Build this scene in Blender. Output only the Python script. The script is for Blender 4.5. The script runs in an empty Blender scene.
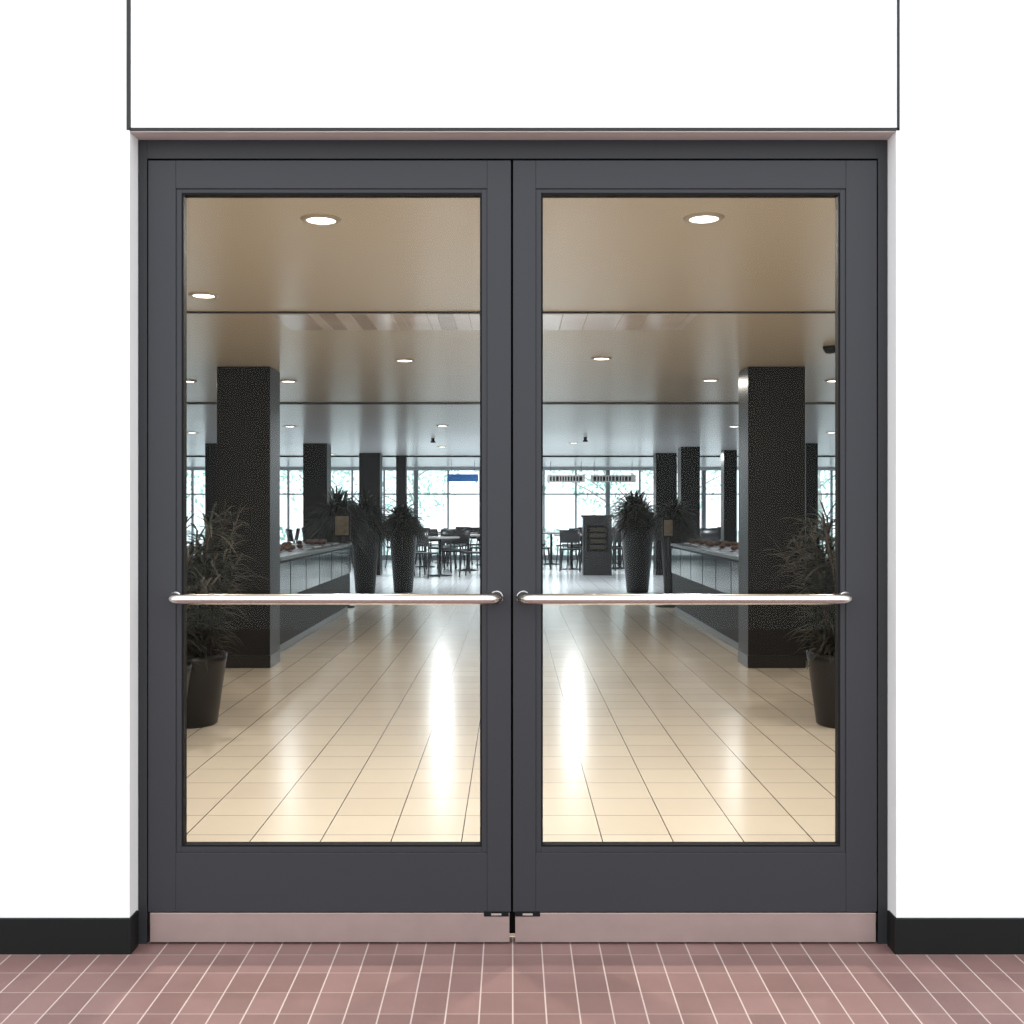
import bpy, math, random
from mathutils import Vector, Matrix
R = random.Random(7)
sc = bpy.context.scene
sc.view_settings.view_transform = 'Standard'

# ------------------------------------------------------------ materials
def new_mat(name):
    m = bpy.data.materials.new(name); m.use_nodes = True
    return m, m.node_tree.nodes, m.node_tree.links, m.node_tree.nodes['Principled BSDF']
def mat(name, col, rough=0.5, metal=0.0, spec=0.5, noise=0.06, scale=20, emit=0, ecol=None, bump=0.0):
    m, n, l, b = new_mat(name)
    tc = n.new('ShaderNodeTexCoord'); nz = n.new('ShaderNodeTexNoise'); nz.inputs['Scale'].default_value = scale
    nz.inputs['Detail'].default_value = 3
    l.new(tc.outputs['Object'], nz.inputs['Vector'])
    mx = n.new('ShaderNodeMix'); mx.data_type = 'RGBA'
    mx.inputs[6].default_value = (*[c*(1-noise) for c in col], 1)
    mx.inputs[7].default_value = (*[min(1, c*(1+noise)) for c in col], 1)
    l.new(nz.outputs['Fac'], mx.inputs[0]); l.new(mx.outputs[2], b.inputs['Base Color'])
    b.inputs['Roughness'].default_value = rough; b.inputs['Metallic'].default_value = metal
    b.inputs['Specular IOR Level'].default_value = spec
    if emit:
        b.inputs['Emission Color'].default_value = (*(ecol or col), 1); b.inputs['Emission Strength'].default_value = emit
    if bump:
        bp = n.new('ShaderNodeBump'); bp.inputs['Strength'].default_value = bump; bp.inputs['Distance'].default_value = .002
        l.new(nz.outputs['Fac'], bp.inputs['Height']); l.new(bp.outputs[0], b.inputs['Normal'])
    return m
def tile_mat(name, c1, c2, mortar, w, h, ox, oy, mx_, my_, rowfade, rough, spec=0.5, mottling=0.1):
    """grid tiles; mx_ = joint width across x, my_ = joint width across y (metres)"""
    m, n, l, b = new_mat(name)
    g = n.new('ShaderNodeNewGeometry'); sp = n.new('ShaderNodeSeparateXYZ'); l.new(g.outputs['Position'], sp.inputs[0])
    def math_(op, a, bb=None):
        q = n.new('ShaderNodeMath'); q.operation = op
        for i, v in enumerate((a, bb)):
            if v is None: continue
            if isinstance(v, (int, float)): q.inputs[i].default_value = v
            else: l.new(v, q.inputs[i])
        return q.outputs[0]
    tx = math_('DIVIDE', math_('ADD', sp.outputs['X'], ox), w); ty = math_('DIVIDE', math_('ADD', sp.outputs['Y'], oy), h)
    gx = math_('LESS_THAN', math_('FRACT', tx), mx_/w); gy = math_('LESS_THAN', math_('FRACT', ty), my_/h)
    joint = math_('MAXIMUM', gx, math_('MULTIPLY', gy, rowfade))
    cb = n.new('ShaderNodeCombineXYZ'); l.new(math_('FLOOR', tx), cb.inputs[0]); l.new(math_('FLOOR', ty), cb.inputs[1])
    wn = n.new('ShaderNodeTexWhiteNoise'); wn.noise_dimensions = '3D'; l.new(cb.outputs[0], wn.inputs['Vector'])
    c = n.new('ShaderNodeMix'); c.data_type = 'RGBA'; c.inputs[6].default_value = (*c1, 1); c.inputs[7].default_value = (*c2, 1)
    l.new(wn.outputs['Value'], c.inputs[0])
    nz = n.new('ShaderNodeTexNoise'); nz.inputs['Scale'].default_value = 9; nz.inputs['Detail'].default_value = 5
    l.new(g.outputs['Position'], nz.inputs['Vector'])
    mr = n.new('ShaderNodeMapRange'); mr.inputs[3].default_value = 1-mottling; mr.inputs[4].default_value = 1+mottling
    l.new(nz.outputs['Fac'], mr.inputs[0])
    vm = n.new('ShaderNodeVectorMath'); vm.operation = 'SCALE'
    l.new(c.outputs[2], vm.inputs[0]); l.new(mr.outputs[0], vm.inputs['Scale'])
    c2_ = n.new('ShaderNodeMix'); c2_.data_type = 'RGBA'; l.new(joint, c2_.inputs[0]); l.new(vm.outputs[0], c2_.inputs[6])
    c2_.inputs[7].default_value = (*mortar, 1)
    l.new(c2_.outputs[2], b.inputs['Base Color'])
    b.inputs['Roughness'].default_value = rough; b.inputs['Specular IOR Level'].default_value = spec
    return m
def glass_mat(name, refl, tint=(1, 1, 1)):
    m = bpy.data.materials.new(name); m.use_nodes = True
    n = m.node_tree.nodes; l = m.node_tree.links; n.clear()
    o = n.new('ShaderNodeOutputMaterial'); t = n.new('ShaderNodeBsdfTransparent'); g = n.new('ShaderNodeBsdfGlossy')
    t.inputs[0].default_value = (*tint, 1); g.inputs['Roughness'].default_value = 0.0
    mx = n.new('ShaderNodeMixShader'); mx.inputs[0].default_value = refl
    l.new(t.outputs[0], mx.inputs[1]); l.new(g.outputs[0], mx.inputs[2]); l.new(mx.outputs[0], o.inputs[0])
    return m

M_white = mat('white_panel', (.88, .88, .88), .6, noise=.01, scale=60)
M_black = mat('black_seam', (.012, .012, .013), .6)
M_base = mat('baseboard_black', (.007, .008, .008), .45, spec=.25)
M_reveal = mat('reveal_paint', (.62, .55, .53), .6, noise=.02)
M_paint = mat('door_charcoal_paint', (.036, .037, .043), .45, noise=.05, scale=120, spec=.28)
M_frame = mat('frame_charcoal_paint', (.027, .028, .031), .45, noise=.05, scale=120, spec=.28)
M_gasket = mat('rubber_gasket', (.006, .006, .007), .7, spec=.2)
M_steel = mat('brushed_steel', (.66, .63, .60), .24, metal=1, noise=.05, scale=8)
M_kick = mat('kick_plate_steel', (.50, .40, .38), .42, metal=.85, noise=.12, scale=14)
M_glass = glass_mat('door_glass', .005, (.98, .98, .975))
M_qtile = tile_mat('quarry_tile', (.255, .150, .140), (.195, .112, .104), (.52, .42, .39), .080, .115, 8.0, 8.0, .0036, .0034, .5, .5, .3, .15)
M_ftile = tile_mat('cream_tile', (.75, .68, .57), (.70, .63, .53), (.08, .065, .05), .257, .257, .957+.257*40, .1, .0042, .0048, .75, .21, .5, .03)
M_ftile_glare = tile_mat('tile_window_glare', (.80, .83, .85), (.74, .77, .79), (.25, .26, .27), .257, .257, .957+.257*40, .1, .0042, .004, .35, .18, .7, .03)  # same floor tile farther back, bluish-white window glare put into its colour
M_ceilA = mat('ceiling_tan', (.64, .56, .45), .26, noise=.02, scale=2, spec=.5)
M_ceilB = mat('ceiling_pale', (.66, .66, .67), .26, noise=.02, scale=2)
M_ceilrefl = mat('ceiling_reflection_pale', (.84, .76, .73), .12, noise=.2, scale=3, spec=.9)  # pinkish tone of the ceiling's reflection band, painted as panel colour
M_ceilrefl2 = mat('ceiling_reflection_dark', (.60, .51, .46), .15, noise=.2, scale=3, spec=.9)
M_col = mat('column_charcoal', (.010, .0094, .0096), .38, noise=.02, scale=2, spec=.22)
M_colbase = mat('column_base_black', (.004, .004, .004), .3)
M_intwall = mat('interior_wall_dark', (.05, .047, .045), .6)
M_counter = mat('counter_black', (.008, .008, .008), .5, noise=.1, spec=.12)
M_ctop = mat('counter_top_stone', (.03, .027, .025), .25, noise=.3, scale=40)
M_cglass = mat('counter_tinted_glass', (.02, .028, .034), .08, noise=.05, spec=.35)
M_pot = mat('planter_black', (.006, .006, .006), .4, spec=.3)
M_soil = mat('soil', (.02, .014, .01), .9, noise=.5, scale=60, bump=.5)
M_leaf = mat('leaf_dark', (.010, .013, .008), .5, noise=.5, scale=5, spec=.3)
M_leaf2 = mat('leaf_olive', (.030, .030, .018), .5, noise=.4, scale=5, spec=.3)
M_stem = mat('stem_brown', (.04, .03, .018), .7)
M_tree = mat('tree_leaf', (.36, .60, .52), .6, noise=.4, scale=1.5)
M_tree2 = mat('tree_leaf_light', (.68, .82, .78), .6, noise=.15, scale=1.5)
M_bark = mat('bark', (.45, .44, .42), .9)
M_chair = mat('chair_black', (.012, .012, .014), .35)
M_table = mat('table_top', (.30, .28, .26), .2)
M_alu = mat('mullion_grey', (.26, .31, .34), .4)
M_lite = mat('bulkhead_white', (.75, .77, .78), .4)
M_lamp = mat('downlight_lens', (1, .97, .9), .5, emit=7, ecol=(1, .96, .9))
M_ring = mat('downlight_ring', (.42, .36, .28), .35)
M_blue = mat('sign_blue', (.03, .17, .50), .4)
M_signw = mat('sign_white', (.75, .75, .74), .5)
M_tan = mat('poster_tan', (.30, .25, .18), .5, noise=.7, scale=14)
M_bread = mat('bread_crust', (.12, .055, .035), .6, noise=.4, scale=30)
M_tray = mat('tray_metal', (.2, .2, .2), .3, metal=1)
M_pave = mat('outdoor_paving', (.80, .82, .83), .7, noise=.1, scale=3)

# ------------------------------------------------------------ mesh builder
class MB:
    def __init__(s): s.v = []; s.f = []; s.mi = []; s.sm = []; s.mats = []
    def m(s, mt):
        if mt not in s.mats: s.mats.append(mt)
        return s.mats.index(mt)
    def add(s, vs, fs, mt, smooth=False):
        o = len(s.v); s.v += [tuple(v) for v in vs]; k = s.m(mt)
        for f in fs: s.f.append([o+i for i in f]); s.mi.append(k); s.sm.append(smooth)
    def box(s, x0, x1, y0, y1, z0, z1, mt):
        vs = [(x, y, z) for x in (x0, x1) for y in (y0, y1) for z in (z0, z1)]
        s.add(vs, [(0, 1, 3, 2), (4, 6, 7, 5), (0, 4, 5, 1), (2, 3, 7, 6), (0, 2, 6, 4), (1, 5, 7, 3)], mt)
    def lathe(s, cx, cy, prof, mt, n=32, smooth=True):
        vs = []; fs = []
        for r, z in prof:
            for i in range(n):
                a = 2*math.pi*i/n; vs.append((cx+r*math.cos(a), cy+r*math.sin(a), z))
        for j in range(len(prof)-1):
            for i in range(n):
                a = j*n+i; b = j*n+(i+1) % n
                fs.append((a, b, b+n, a+n))
        fs.append(tuple(range(n))[::-1]); fs.append(tuple((len(prof)-1)*n+i for i in range(n)))
        s.add(vs, fs, mt, smooth)
    def tube(s, pts, rad, mt, n=10, smooth=True):
        pts = [Vector(p) for p in pts]; vs = []; fs = []
        if not isinstance(rad, (list, tuple)): rad = [rad]*len(pts)
        prev = None
        for k, p in enumerate(pts):
            t = (pts[min(k+1, len(pts)-1)]-pts[max(k-1, 0)]).normalized()
            if prev is None:
                up = Vector((0, 0, 1)) if abs(t.z) < .9 else Vector((1, 0, 0)); a = t.cross(up).normalized()
            else: a = (prev-t*prev.dot(t)).normalized()
            prev = a; b = t.cross(a)
            for i in range(n):
                q = 2*math.pi*i/n; vs.append(p+(a*math.cos(q)+b*math.sin(q))*rad[k])
        for j in range(len(pts)-1):
            for i in range(n):
                a_ = j*n+i; b_ = j*n+(i+1) % n; fs.append((a_, b_, b_+n, a_+n))
        fs.append(tuple(range(n))[::-1]); fs.append(tuple((len(pts)-1)*n+i for i in range(n)))
        s.add(vs, fs, mt, smooth)
    def blade(s, base, ang, L, w, lift, droop, mt, seg=5):
        d = Vector((math.cos(ang), math.sin(ang), 0)); side = Vector((-d.y, d.x, 0)); base = Vector(base)
        vs = []
        for i in range(seg+1):
            t = i/seg
            p = base+d*(L*t*math.cos(lift)*(1-.1*t))+Vector((0, 0, L*(t*math.sin(lift)-droop*t*t)))
            ww = w*(math.sin(math.pi*min(1, .12+t*.88))**.7)*.5+.0008
            vs.append(p-side*ww+Vector((0, 0, ww*.5))); vs.append(p); vs.append(p+side*ww+Vector((0, 0, ww*.5)))
        fs = []
        for i in range(seg):
            a = i*3; fs += [(a, a+1, a+4, a+3), (a+1, a+2, a+5, a+4)]
        s.add(vs, fs, mt, True)
    def sphere(s, c, r, mt, n=8, k=6, sc=(1, 1, 1)):
        prof = [(math.sin(math.pi*j/k), -math.cos(math.pi*j/k)) for j in range(k+1)]
        vs = []; fs = []
        for pr, pz in prof:
            for i in range(n):
                a = 2*math.pi*i/n; vs.append((c[0]+r*sc[0]*pr*math.cos(a), c[1]+r*sc[1]*pr*math.sin(a), c[2]+r*sc[2]*pz))
        for j in range(k):
            for i in range(n):
                a = j*n+i; b = j*n+(i+1) % n; fs.append((a, b, b+n, a+n))
        s.add(vs, fs, mt, True)
    def obj(s, name, bevel=0, parent=None, loc=(0, 0, 0), rot=0, segs=2):
        me = bpy.data.meshes.new(name); me.from_pydata(s.v, [], s.f)
        for mt in s.mats: me.materials.append(mt)
        me.polygons.foreach_set('material_index', s.mi); me.polygons.foreach_set('use_smooth', s.sm); me.update()
        o = bpy.data.objects.new(name, me); sc.collection.objects.link(o)
        o.location = loc; o.rotation_euler[2] = rot
        if bevel:
            bv = o.modifiers.new('bevel', 'BEVEL'); bv.width = bevel; bv.segments = segs; bv.limit_method = 'ANGLE'
        if parent: o.parent = parent
        return o
def inst(src, loc, rot=0, scale=1):
    o = bpy.data.objects.new(src.name.split('.')[0], src.data); sc.collection.objects.link(o)
    o.location = loc; o.rotation_euler[2] = rot; o.scale = (scale,)*3
    return o
def empty(name, loc=(0, 0, 0)):
    e = bpy.data.objects.new(name, None); sc.collection.objects.link(e); e.location = loc; return e
def simple(name, *a, bevel=0, **k):
    b = MB(); b.box(*a); return b.obj(name, bevel, **k)

# ------------------------------------------------------------ shell
CH = 2.32; YB = 27.0; SX = 9.6; YT = 14.35
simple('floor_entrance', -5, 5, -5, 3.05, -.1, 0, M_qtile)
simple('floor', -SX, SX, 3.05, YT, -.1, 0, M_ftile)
simple('floor_rear', -SX, SX, YT, YB+.2, -.1, 0, M_ftile_glare)
XL, XR, ZT, YF = -1.039, 1.044, 2.238, 2.935
b = MB()
b.box(-5, XL, YF, 3.15, 0, 3.7, M_white); b.box(XR, 5, YF, 3.15, 0, 3.7, M_white); b.box(XL, XR, YF, 3.15, ZT, 3.7, M_white)
b.obj('wall_front')
simple('trim_1', XL-.008, XL+.003, YF-.002, YF+.004, ZT, 3.7, M_black)
simple('trim_2', XR+.002, XR+.009, YF-.002, YF+.004, ZT, 3.7, M_black)
simple('trim_3', XL, XR+.009, YF-.002, YF+.006, ZT-.001, ZT+.006, M_black)
simple('trim_4', XL+.001, XR-.001, YF+.004, 3.02, ZT-.004, ZT, M_reveal)
b = MB(); b.box(-5, XL, YF-.008, YF, 0, .098, M_base); b.box(XL-.002, XL+.006, YF-.008, 2.99, 0, .098, M_base); b.obj('baseboard_left', .002)
b = MB(); b.box(XR, 5, YF-.008, YF, 0, .098, M_base); b.box(XR-.006, XR+.002, YF-.008, 2.99, 0, .098, M_base); b.obj('baseboard_right', .002)
b = MB(); b.box(-SX, -5, 3.0, 3.15, 0, CH, M_intwall); b.box(5, SX, 3.0, 3.15, 0, CH, M_intwall); b.obj('wall_front_interior')
simple('wall_left', -SX-.2, -SX, 3.0, YB+.2, 0, 2.6, M_intwall)
simple('wall_right', SX, SX+.2, 3.0, YB+.2, 0, 2.6, M_intwall)
YC = 11.1
simple('ceiling', -SX, SX, 3.15, YC, CH, CH+.2, M_ceilA)
simple('ceiling_rear', -SX, SX, YC, YB+.2, CH, CH+.2, M_ceilB)
simple('trim_5', -SX, SX, 6.03, 6.055, CH-.008, CH, M_black)
simple('trim_6', -SX, SX, YC-.06, YC+.06, CH-.010, CH, M_black)
simple('trim_7', -SX, SX, 21.5, 21.6, CH-.025, CH, M_black)
# added panels beside the joint, coloured to imitate a mottled ceiling reflection
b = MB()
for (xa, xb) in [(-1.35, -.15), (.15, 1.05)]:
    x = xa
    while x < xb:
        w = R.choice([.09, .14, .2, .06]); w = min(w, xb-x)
        b.box(x, x+w-.006, 6.09, 6.62, CH-.005, CH, M_ceilrefl if R.random() < .7 else M_ceilrefl2); x += w
b.obj('ceiling_reflection_band')

# window wall
b = MB()
b.box(-SX, SX, YB, YB+.15, 0, .12, M_alu); b.box(-SX, SX, YB, YB+.15, 2.24, CH, M_lite)
x = -SX; k = 0
while x < SX:
    w = .04 if k % 3 else .10
    b.box(x-w/2, x+w/2, YB, YB+.12, .12, 2.24, M_alu); x += .8; k += 1
b.box(-SX, SX, YB+.02, YB+.1, 1.63, 1.665, M_alu)
b.box(-SX, SX, YB+.055, YB+.062, .12, 2.24, glass_mat('window_glass', .04, (.94, .985, 1)))
b.obj('window_1')
simple('ground_outdoor', -40, 40, YB+.2, 70, -.1, 0, M_pave)

# trees outside
def tree(name, x, y, h, r):
    b = MB()
    b.tube([(0, 0, 0), (.05, 0, h*.3), (-.05, .05, h*.6), (0, 0, h*.85)], [.10, .08, .05, .02], M_bark)
    for i in range(6):
        a = R.random()*6.28; z = h*(.3+.08*i)
        b.tube([(0, 0, z), (math.cos(a)*r*.4, math.sin(a)*r*.4, z+.4), (math.cos(a)*r*.8, math.sin(a)*r*.8, z+.7)], [.04, .025, .012], M_bark, 6)
    for i in range(620):
        u = Vector((R.gauss(0, 1), R.gauss(0, 1), R.gauss(0, 1))).normalized()*(R.random()**.4)
        c = Vector((u.x*r, u.y*r, h*.62+u.z*h*.42))
        s = .05+.08*R.random(); A = Vector((R.gauss(0, 1), R.gauss(0, 1), R.gauss(0, 1))).normalized(); B = A.orthogonal().normalized()
        b.add([c-A*s, c+B*s*.5, c+A*s, c-B*s*.5], [(0, 1, 2, 3)], M_tree if R.random() < .5 else M_tree2)
    return b.obj(name, loc=(x, y, 0))
for i in range(9):
    tree('tree', -12+i*3+R.uniform(-.6, .6), 32+R.uniform(0, 5), 3.6+R.uniform(0, 1.2), 1.3+R.uniform(0, .4))
b = MB()
for i in range(2000):
    c = Vector((R.uniform(-14, 14), 29.2+R.uniform(-.4, .4), R.uniform(.0, .7+.1*R.random())))
    s = .05+.06*R.random(); A = Vector((R.gauss(0, 1), R.gauss(0, 1), R.gauss(0, 1))).normalized(); B = A.orthogonal().normalized()
    c.z = max(c.z, s)
    b.add([c-A*s, c+B*s*.6, c+A*s, c-B*s*.6], [(0, 1, 2, 3)], M_tree if R.random() < .4 else M_tree2)
b.obj('hedge')

# ------------------------------------------------------------ door frame
b = MB()
b.box(XL+.001, -1.014, 3.0, 3.12, 0, ZT-.005, M_frame); b.box(1.017, XR-.001, 3.0, 3.12, 0, ZT-.005, M_frame)
b.box(-1.0135, 1.0165, 3.0, 3.12, 2.182, ZT-.005, M_frame)
b.box(-1.0135, -1.004, 3.05, 3.11, .005, 2.172, M_gasket); b.box(1.007, 1.0165, 3.05, 3.11, .005, 2.172, M_gasket)
b.box(-1.0135, 1.0165, 3.05, 3.11, 2.172, 2.1815, M_gasket)
b.obj('door_frame')
simple('door_threshold', -1.0, 1.0, 3.06, 3.12, 0, .003, M_kick)

def door(name, x0, x1, g0, g1, inner, dx):
    e = empty(name, (0, 0, 0))
    zb, zt, gb, gt = .089, 2.177, .2735, 2.0825
    y0, y1 = 3.0, 3.045
    b = MB()
    bd = .020
    for (a, c, d, f) in [(x0, g0-bd, zb, zt), (g1+bd, x1, zb, zt), (g0-bd, g1+bd, zb, gb-bd), (g0-bd, g1+bd, gt+bd*.8, zt)]:
        b.box(a, c, y0, y1, d, f, M_paint)
    b.obj('stiles_and_rails', .0015, parent=e)
    b = MB()
    for (a, c, d, f) in [(g0-bd, g0-.005, gb-bd, gt+bd*.8), (g1+.005, g1+bd, gb-bd, gt+bd*.8), (g0-.005, g1+.005, gb-bd, gb-.005), (g0-.005, g1+.005, gt+.005, gt+bd*.8)]:
        b.box(a, c, y0+.004, y1-.004, d, f, M_paint)
    b.obj('glazing_bead', .001, parent=e)
    b = MB()
    for (a, c, d, f) in [(g0-.005, g0, gb-.005, gt+.005), (g1, g1+.005, gb-.005, gt+.005), (g0, g1, gb-.005, gb), (g0, g1, gt, gt+.005)]:
        b.box(a, c, y0+.006, y1-.01, d, f, M_gasket)
    b.obj('gasket', parent=e)
    simple('glass_pane', g0-.002, g1+.002, y0+.016, y0+.022, gb-.002, gt+.002, M_glass, parent=e)
    s = -1 if inner == x1 else 1
    if s == -1:
        simple('astragal', x1-.012, x1+.012, y1, y1+.010, .012, zt, M_gasket, parent=e)
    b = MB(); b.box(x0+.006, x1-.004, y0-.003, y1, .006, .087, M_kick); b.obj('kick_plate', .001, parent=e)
    b = MB()
    xa = inner+s*.006; xb = inner+s*.075
    b.box(min(xa, xb), max(xa, xb), y0-.006, y0, .078, .090, M_gasket)
    b.box(min(xa+s*.02, xb-s*.02), max(xa+s*.02, xb-s*.02), y0-.008, y0-.004, .081, .087, M_steel)
    b.obj('bottom_guide', .001, parent=e)
    # push bar
    b = MB()
    xi = inner+s*.040+dx; xo = (x0 if inner == x1 else x1)-s*.078+dx
    zz = .963; yb = y0-.068; pts = [(xi, y0, zz), (xi, yb+.052, zz)]; rr = [.0165, .0165]
    for i in range(1, 9):
        t = i/8*math.pi/2
        pts.append((xi+s*.045*(1-math.cos(t)), yb+.045*(1-math.sin(t)), zz)); rr.append(.0175-.003*i/8)
    N = 12; xs = xi+s*.045; xe = xo-s*.04
    for i in range(1, N+1):
        pts.append((xs+(xe-xs)*i/N, yb, zz)); rr.append(.0148-.001*i/N)
    for i in range(1, 9):
        t = i/8*math.pi/2
        pts.append((xe+s*.04*math.sin(t), yb+.045*(1-math.cos(t)), zz)); rr.append(.0135)
    pts.append((xo, y0, zz)); rr.append(.0135)
    b.tube(pts, rr, M_steel, 20)
    for xx, q in ((xi, .019), (xo, .016)): b.tube([(xx, y0, zz), (xx, y0-.006, zz)], q, M_steel, 24)
    b.obj('push_bar', parent=e)
    return e
door('door_1', -1.011, -.003, -.914, -.089, -.003, 0)
door('door_2', .003, 1.014, .086, .908, .003, -.012)

# ------------------------------------------------------------ columns
def column(x0, x1, y0, y1):
    b = MB(); b.box(x0, x1, y0, y1, .1, CH-.001, M_col); b.box(x0-.004, x1+.004, y0-.004, y1+.004, 0, .1, M_colbase)
    b.obj('column', .006)
column(-2.27, -1.86, 8.3, 8.66)
column(1.815, 2.254, 8.3, 8.66)
def colpx(pa, pb, y, d=.4):
    column((pa-512)*y/1080, (pb-512)*y/1080, y, y+d)
colpx(303, 327, 17.6); colpx(359, 380, 20.5); colpx(396, 406, 21.4, .25)
colpx(656, 677, 20.5); colpx(681, 700, 18.5); colpx(724, 737, 19.5, .3)
colpx(205, 217, 17.6); colpx(806, 818, 17.6)

# ------------------------------------------------------------ counters
def counter(s, xf):
    e = empty('serving_counter')
    xi, xo = xf, xf+.75
    def bx(b, a, c, y0, y1, z0, z1, m): b.box(min(s*a, s*c), max(s*a, s*c), y0, y1, z0, z1, m)
    b = MB()
    bx(b, xi+.03, xo, 8.72, 13.0, 0, .08, M_colbase); bx(b, xi, xo, 8.72, 13.0, .08, .50, M_counter)
    bx(b, xi+.01, xo, 8.72, 13.0, .50, .79, M_counter)
    bx(b, xi+.45, 6.5, 8.75, 9.3, 0, .79, M_counter)
    b.obj('carcass', .004, parent=e)
    b = MB(); bx(b, xi-.02, xo+.02, 8.70, 13.03, .79, .825, M_ctop); bx(b, xo+.02, 6.5, 8.70, 9.3, .79, .825, M_ctop)
    b.obj('countertop', .004, parent=e)
    b = MB()
    y = 8.76
    while y < 12.8:
        bx(b, xi-.012, xi+.01, y, y+.68, .47, .77, M_cglass); y += .71
    b.obj('front_panels', .002, parent=e)
    b = MB()
    for i in range(7):
        y = 9.0+i*.58
        bx(b, xi+.12, xi+.55, y, y+.42, .825, .835, M_tray)
        for j in range(8):
            if R.random() < .6: b.sphere((s*(xi+.18+.09*(j % 4)), y+.1+.2*(j//4), .858), .034, M_bread, sc=(1, 1.3, .7))
    b.obj('bread_trays', parent=e)
counter(-1, 1.95); counter(1, 1.93)

# ------------------------------------------------------------ plants
def plant(name, x, y, pot_h, rt, rb, top_h, style, rad):
    e = empty(name, (x, y, 0))
    b = MB()
    b.lathe(0, 0, [(rb*.9, 0), (rb, .01), (rb+(rt-rb)*.95, pot_h-.05), (rt, pot_h-.045), (rt+.005, pot_h), (rt-.02, pot_h), (rt-.03, pot_h-.05)], M_pot, 40)
    b.lathe(0, 0, [(rt-.03, pot_h-.055), (rt*.5, pot_h-.04), (.01, pot_h-.035)], M_soil, 24)
    b.obj('pot', parent=e)
    b = MB()
    H = top_h-pot_h
    if style == 'cane':
        for i in range(32):
            a = R.random()*6.28; r0 = R.uniform(.02, rt*.7); hh = H*R.uniform(.45, .98); lean = R.uniform(.03, .24)
            p0 = Vector((math.cos(a)*r0, math.sin(a)*r0, pot_h-.04)); pts = []
            for k in range(6):
                t = k/5; pts.append(p0+Vector((math.cos(a)*lean*t*t, math.sin(a)*lean*t*t, hh*t)))
            b.tube(pts, .006, M_stem, 6)
            for k in range(55):
                t = R.uniform(.05, 1); j = min(4, int(t*5)); p = pts[j].lerp(pts[j+1], t*5-j)
                b.blade(p, R.random()*6.28, R.uniform(.12, .26)*rad/.3, R.uniform(.008, .016), R.uniform(.1, 1.2), R.uniform(.2, .7), M_leaf if R.random() < .7 else M_leaf2)
    else:
        for i in range(8):
            a = R.random()*6.28; r0 = R.uniform(0, rt*.5)
            p0 = Vector((math.cos(a)*r0, math.sin(a)*r0, pot_h-.04)); hh = H*R.uniform(.15, .65)
            b.tube([p0, p0+Vector((0, 0, hh))], .010, M_stem, 6)
            for k in range(140):
                t = R.uniform(.15, 1)
                b.blade(p0+Vector((0, 0, hh*t)), R.random()*6.28, rad*R.uniform(.6, 1.2), R.uniform(.020, .036), R.uniform(.05, 1.35), R.uniform(.25, .9), M_leaf if R.random() < .75 else M_leaf2)
    b.obj('foliage', parent=e)
plant('potted_palm', -1.82, 6.11, .40, .20, .15, 1.28, 'cane', .34)
plant('potted_palm', -1.885, 5.64, .40, .20, .15, 1.05, 'cane', .24)
plant('potted_palm', 1.87, 6.09, .41, .20, .15, 1.26, 'cane', .32)
plant('potted_dracaena', -1.62, 16.1, .93, .21, .14, 1.48, 'r', .44)
plant('potted_dracaena', -2.12, 15.6, .90, .20, .14, 1.58, 'r', .48)
plant('potted_dracaena', -2.36, 14.5, .80, .19, .14, 1.70, 'r', .52)
plant('potted_dracaena', 1.87, 16.1, .98, .25, .16, 1.55, 'r', .52)
plant('potted_dracaena', 2.30, 15.3, .85, .19, .14, 1.55, 'r', .42)

def sign(x, y, h, w, hh):
    b = MB(); b.lathe(0, 0, [(.16, 0), (.16, .015), (.02, .03)], M_chair, 20)
    b.tube([(0, 0, .02), (0, 0, h-hh)], .014, M_chair, 8)
    b.box(-w/2-.02, w/2+.02, -.015, .015, h-hh-.02, h+.02, M_chair); b.box(-w/2, w/2, -.019, -.014, h-hh, h, M_tan)
    b.obj('menu_stand', .002, loc=(x, y, 0))
sign(-2.14, 13.6, 1.15, .17, .24); sign(1.98, 13.7, 1.10, .11, .20)
b = MB(); b.box(-.27, .27, -.15, .15, 0, 1.1, M_chair); b.box(-.2, .2, -.16, -.15, .45, .95, M_counter); b.box(-.3, .3, -.18, .18, 1.1, 1.14, M_chair)
for i in range(4): b.box(-.15, .15, -.166, -.16, .50+i*.11, .57+i*.11, M_stem)
b.obj('display_kiosk', .004, loc=(1.62, 20.6, 0))

def chair_mesh():
    b = MB()
    b.box(-.21, .21, -.20, .20, .43, .46, M_chair)
    for sx in (-1, 1):
        b.tube([(sx*.20, -.22, 0), (sx*.18, -.17, .43)], .013, M_chair, 8)
        b.tube([(sx*.20, .24, 0), (sx*.19, .18, .44), (sx*.19, .25, .84)], .013, M_chair, 8)
    vs = []; n = 8
    for i in range(n+1):
        t = i/n*2-1
        for z in (.58, .84):
            for dy in (0, .015): vs.append((t*.19, .205+.05*(z-.58)/.26+.03*(1-t*t)+dy, z))
    fs = []
    for i in range(n):
        a = i*4; c = a+4
        fs += [(a, c, c+2, a+2), (a+1, a+3, c+3, c+1), (a+2, c+2, c+3, a+3), (a, a+1, c+1, c)]
    fs += [(0, 2, 3, 1), (n*4, n*4+1, n*4+3, n*4+2)]
    b.add(vs, fs, M_chair, True)
    return b.obj('cafe_chair', .004)
def table_mesh():
    b = MB(); b.lathe(0, 0, [(.22, 0), (.22, .012), (.03, .03), (.025, .70)], M_chair, 24)
    b.lathe(0, 0, [(.36, .70), (.375, .71), (.375, .73), (.36, .735)], M_table, 36)
    return b.obj('cafe_table')
ch = chair_mesh(); tb = table_mesh()
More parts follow.
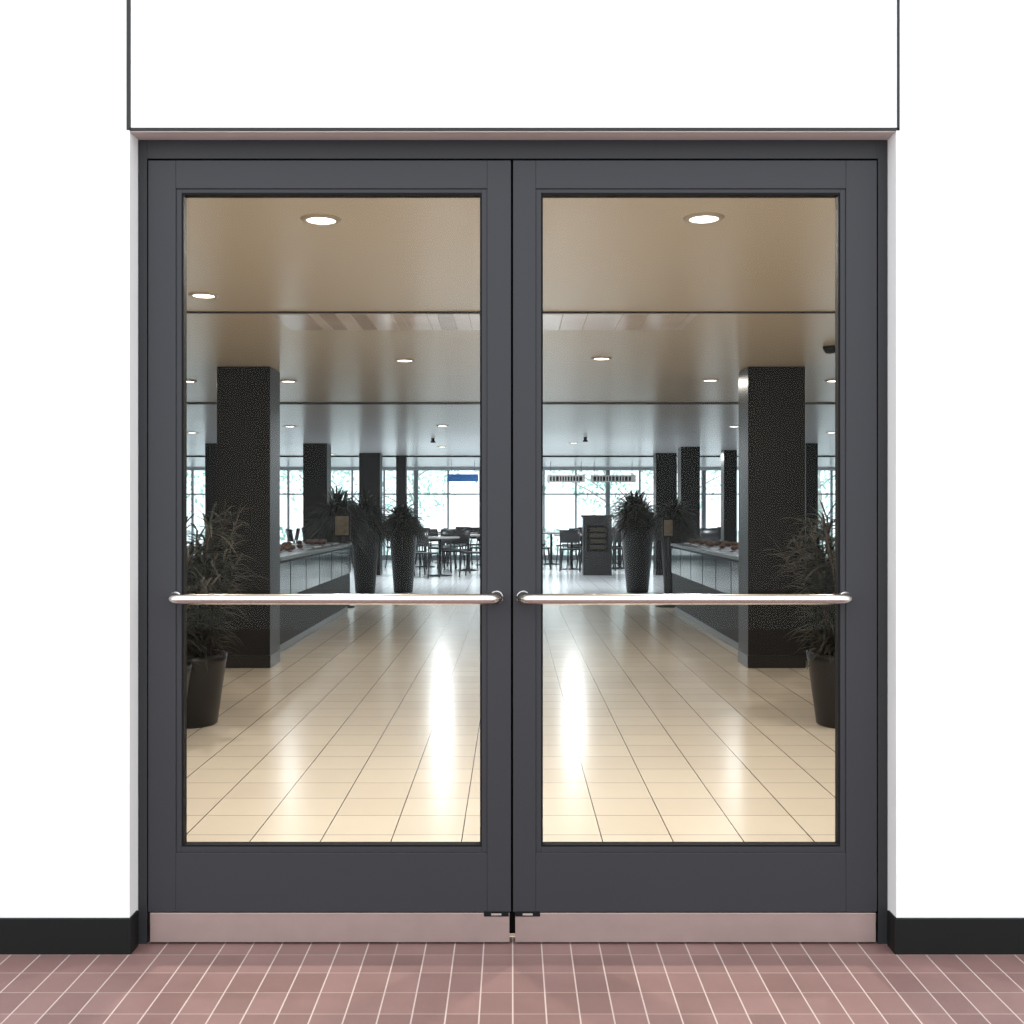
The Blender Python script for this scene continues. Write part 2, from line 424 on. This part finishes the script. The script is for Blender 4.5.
spots = [(-1.35, 20.3), (-.9, 22.2), (-1.9, 23.6), (-.6, 24.4), (-1.6, 25.4), (1.25, 22.6), (2.3, 23.0), (.9, 24.8), (2.4, 25.1), (-3.9, 23.2), (4.2, 23.0), (-5.6, 23.6), (5.9, 23.6), (-4, 25.5), (4.3, 25.4)]
first = True
for (x, y) in spots:
    if first: tb.location = (x, y, 0)
    else: inst(tb, (x, y, 0))
    a0 = R.random()*6.28
    for k in range(4):
        a = a0+k*1.57+R.uniform(-.15, .15); p = (x+math.cos(a)*.66, y+math.sin(a)*.66, 0); r = a-math.pi/2
        if first and k == 0: ch.location = p; ch.rotation_euler[2] = r
        else: inst(ch, p, r)
    first = False

def hsign(x0, x1, y, z0, z1, m, letters=False):
    b = MB(); b.box(x0, x1, y, y+.04, z0, z1, m)
    for xx in (x0+.08, x1-.08): b.tube([(xx, y+.02, z1), (xx, y+.02, CH)], .006, M_alu, 6)
    if letters:
        x = x0+.06
        while x < x1-.1:
            w = R.uniform(.03, .07); b.box(x, x+w, y-.004, y, z0+.03, z1-.03, M_chair); x += w+.025
    b.obj('hanging_sign')
hsign(-1.42, -.75, 24, 1.88, 2.04, M_blue); hsign(.78, 1.62, 24, 1.86, 2.02, M_signw, True); hsign(1.75, 2.75, 24, 1.86, 2.02, M_signw, True)

def dl(x, y, P=24, r=.07, col=(1, .92, .81)):
    b = MB()
    b.lathe(0, 0, [(r*.8, CH-.0045), (r*.8, CH-.004)], M_lamp, 28, False)
    n = 28; vs = []; fs = []
    for rr, z in [(r*.8, CH-.0005), (r*.8, CH-.009), (r*1.0, CH-.010), (r*1.12, CH-.0005)]:
        for i in range(n):
            a = 2*math.pi*i/n; vs.append((rr*math.cos(a), rr*math.sin(a), z))
    for j in range(3):
        for i in range(n):
            a = j*n+i; c = j*n+(i+1) % n; fs.append((a, c, c+n, a+n))
    b.add(vs, fs, M_ring, True)
    o = b.obj('recessed_downlight', loc=(x, y, 0))
    L = bpy.data.lights.new('lamp', 'AREA'); L.shape = 'DISK'; L.size = r*1.5; L.energy = P; L.color = col
    lo = bpy.data.objects.new('lamp', L); sc.collection.objects.link(lo); lo.parent = o; lo.location = (0, 0, CH-.02)
for (x, y) in [(-.73, 4.13), (.73, 4.11), (-1.59, 5.57), (1.75, 5.5), (-.79, 7.96), (.65, 7.86), (-1.91, 9.23), (1.68, 9.16), (-2.77, 9.23), (2.74, 9.2)]:
    dl(x, y, 33 if y < 5 else 16 if y < 6 else 9)
for (x, y) in [(-2.9, 14.1), (2.9, 14.1), (-.9, 14), (-4.5, 15.2), (4.5, 15.2), (1.0, 17.5), (-1.2, 18.5), (0, 22.5), (-3.5, 21), (3.5, 21)]:
    dl(x, y, 10 if y < 16 else 62, .08, (.90, .96, 1))
b = MB()
b.lathe(0, 0, [(.01, CH-.05), (.03, CH-.045), (.045, CH-.02), (.05, CH-.002)], M_counter, 20); b.obj('smoke_detector', loc=(2.15, 7.3, 0))
for (x, y) in [(-1.2, 16.4), (1.1, 16.2)]:
    b = MB(); b.lathe(0, 0, [(.02, CH-.07), (.045, CH-.06), (.02, CH-.03), (.03, CH-.002)], M_chair, 16); b.obj('sprinkler_head', loc=(x, y, 0))

# ------------------------------------------------------------ world + camera
w = bpy.data.worlds.new('world'); sc.world = w; w.use_nodes = True
bg = w.node_tree.nodes['Background']; bg.inputs[0].default_value = (.93, .975, 1, 1); bg.inputs[1].default_value = 2.1
cam = bpy.data.cameras.new('camera'); co = bpy.data.objects.new('camera', cam); sc.collection.objects.link(co)
co.location = (0, 0, 1.2); co.rotation_euler = (math.pi/2, 0, 0)
cam.sensor_width = 36; cam.lens = 36*1080/1024; cam.clip_start = .05; cam.clip_end = 200
sc.camera = co
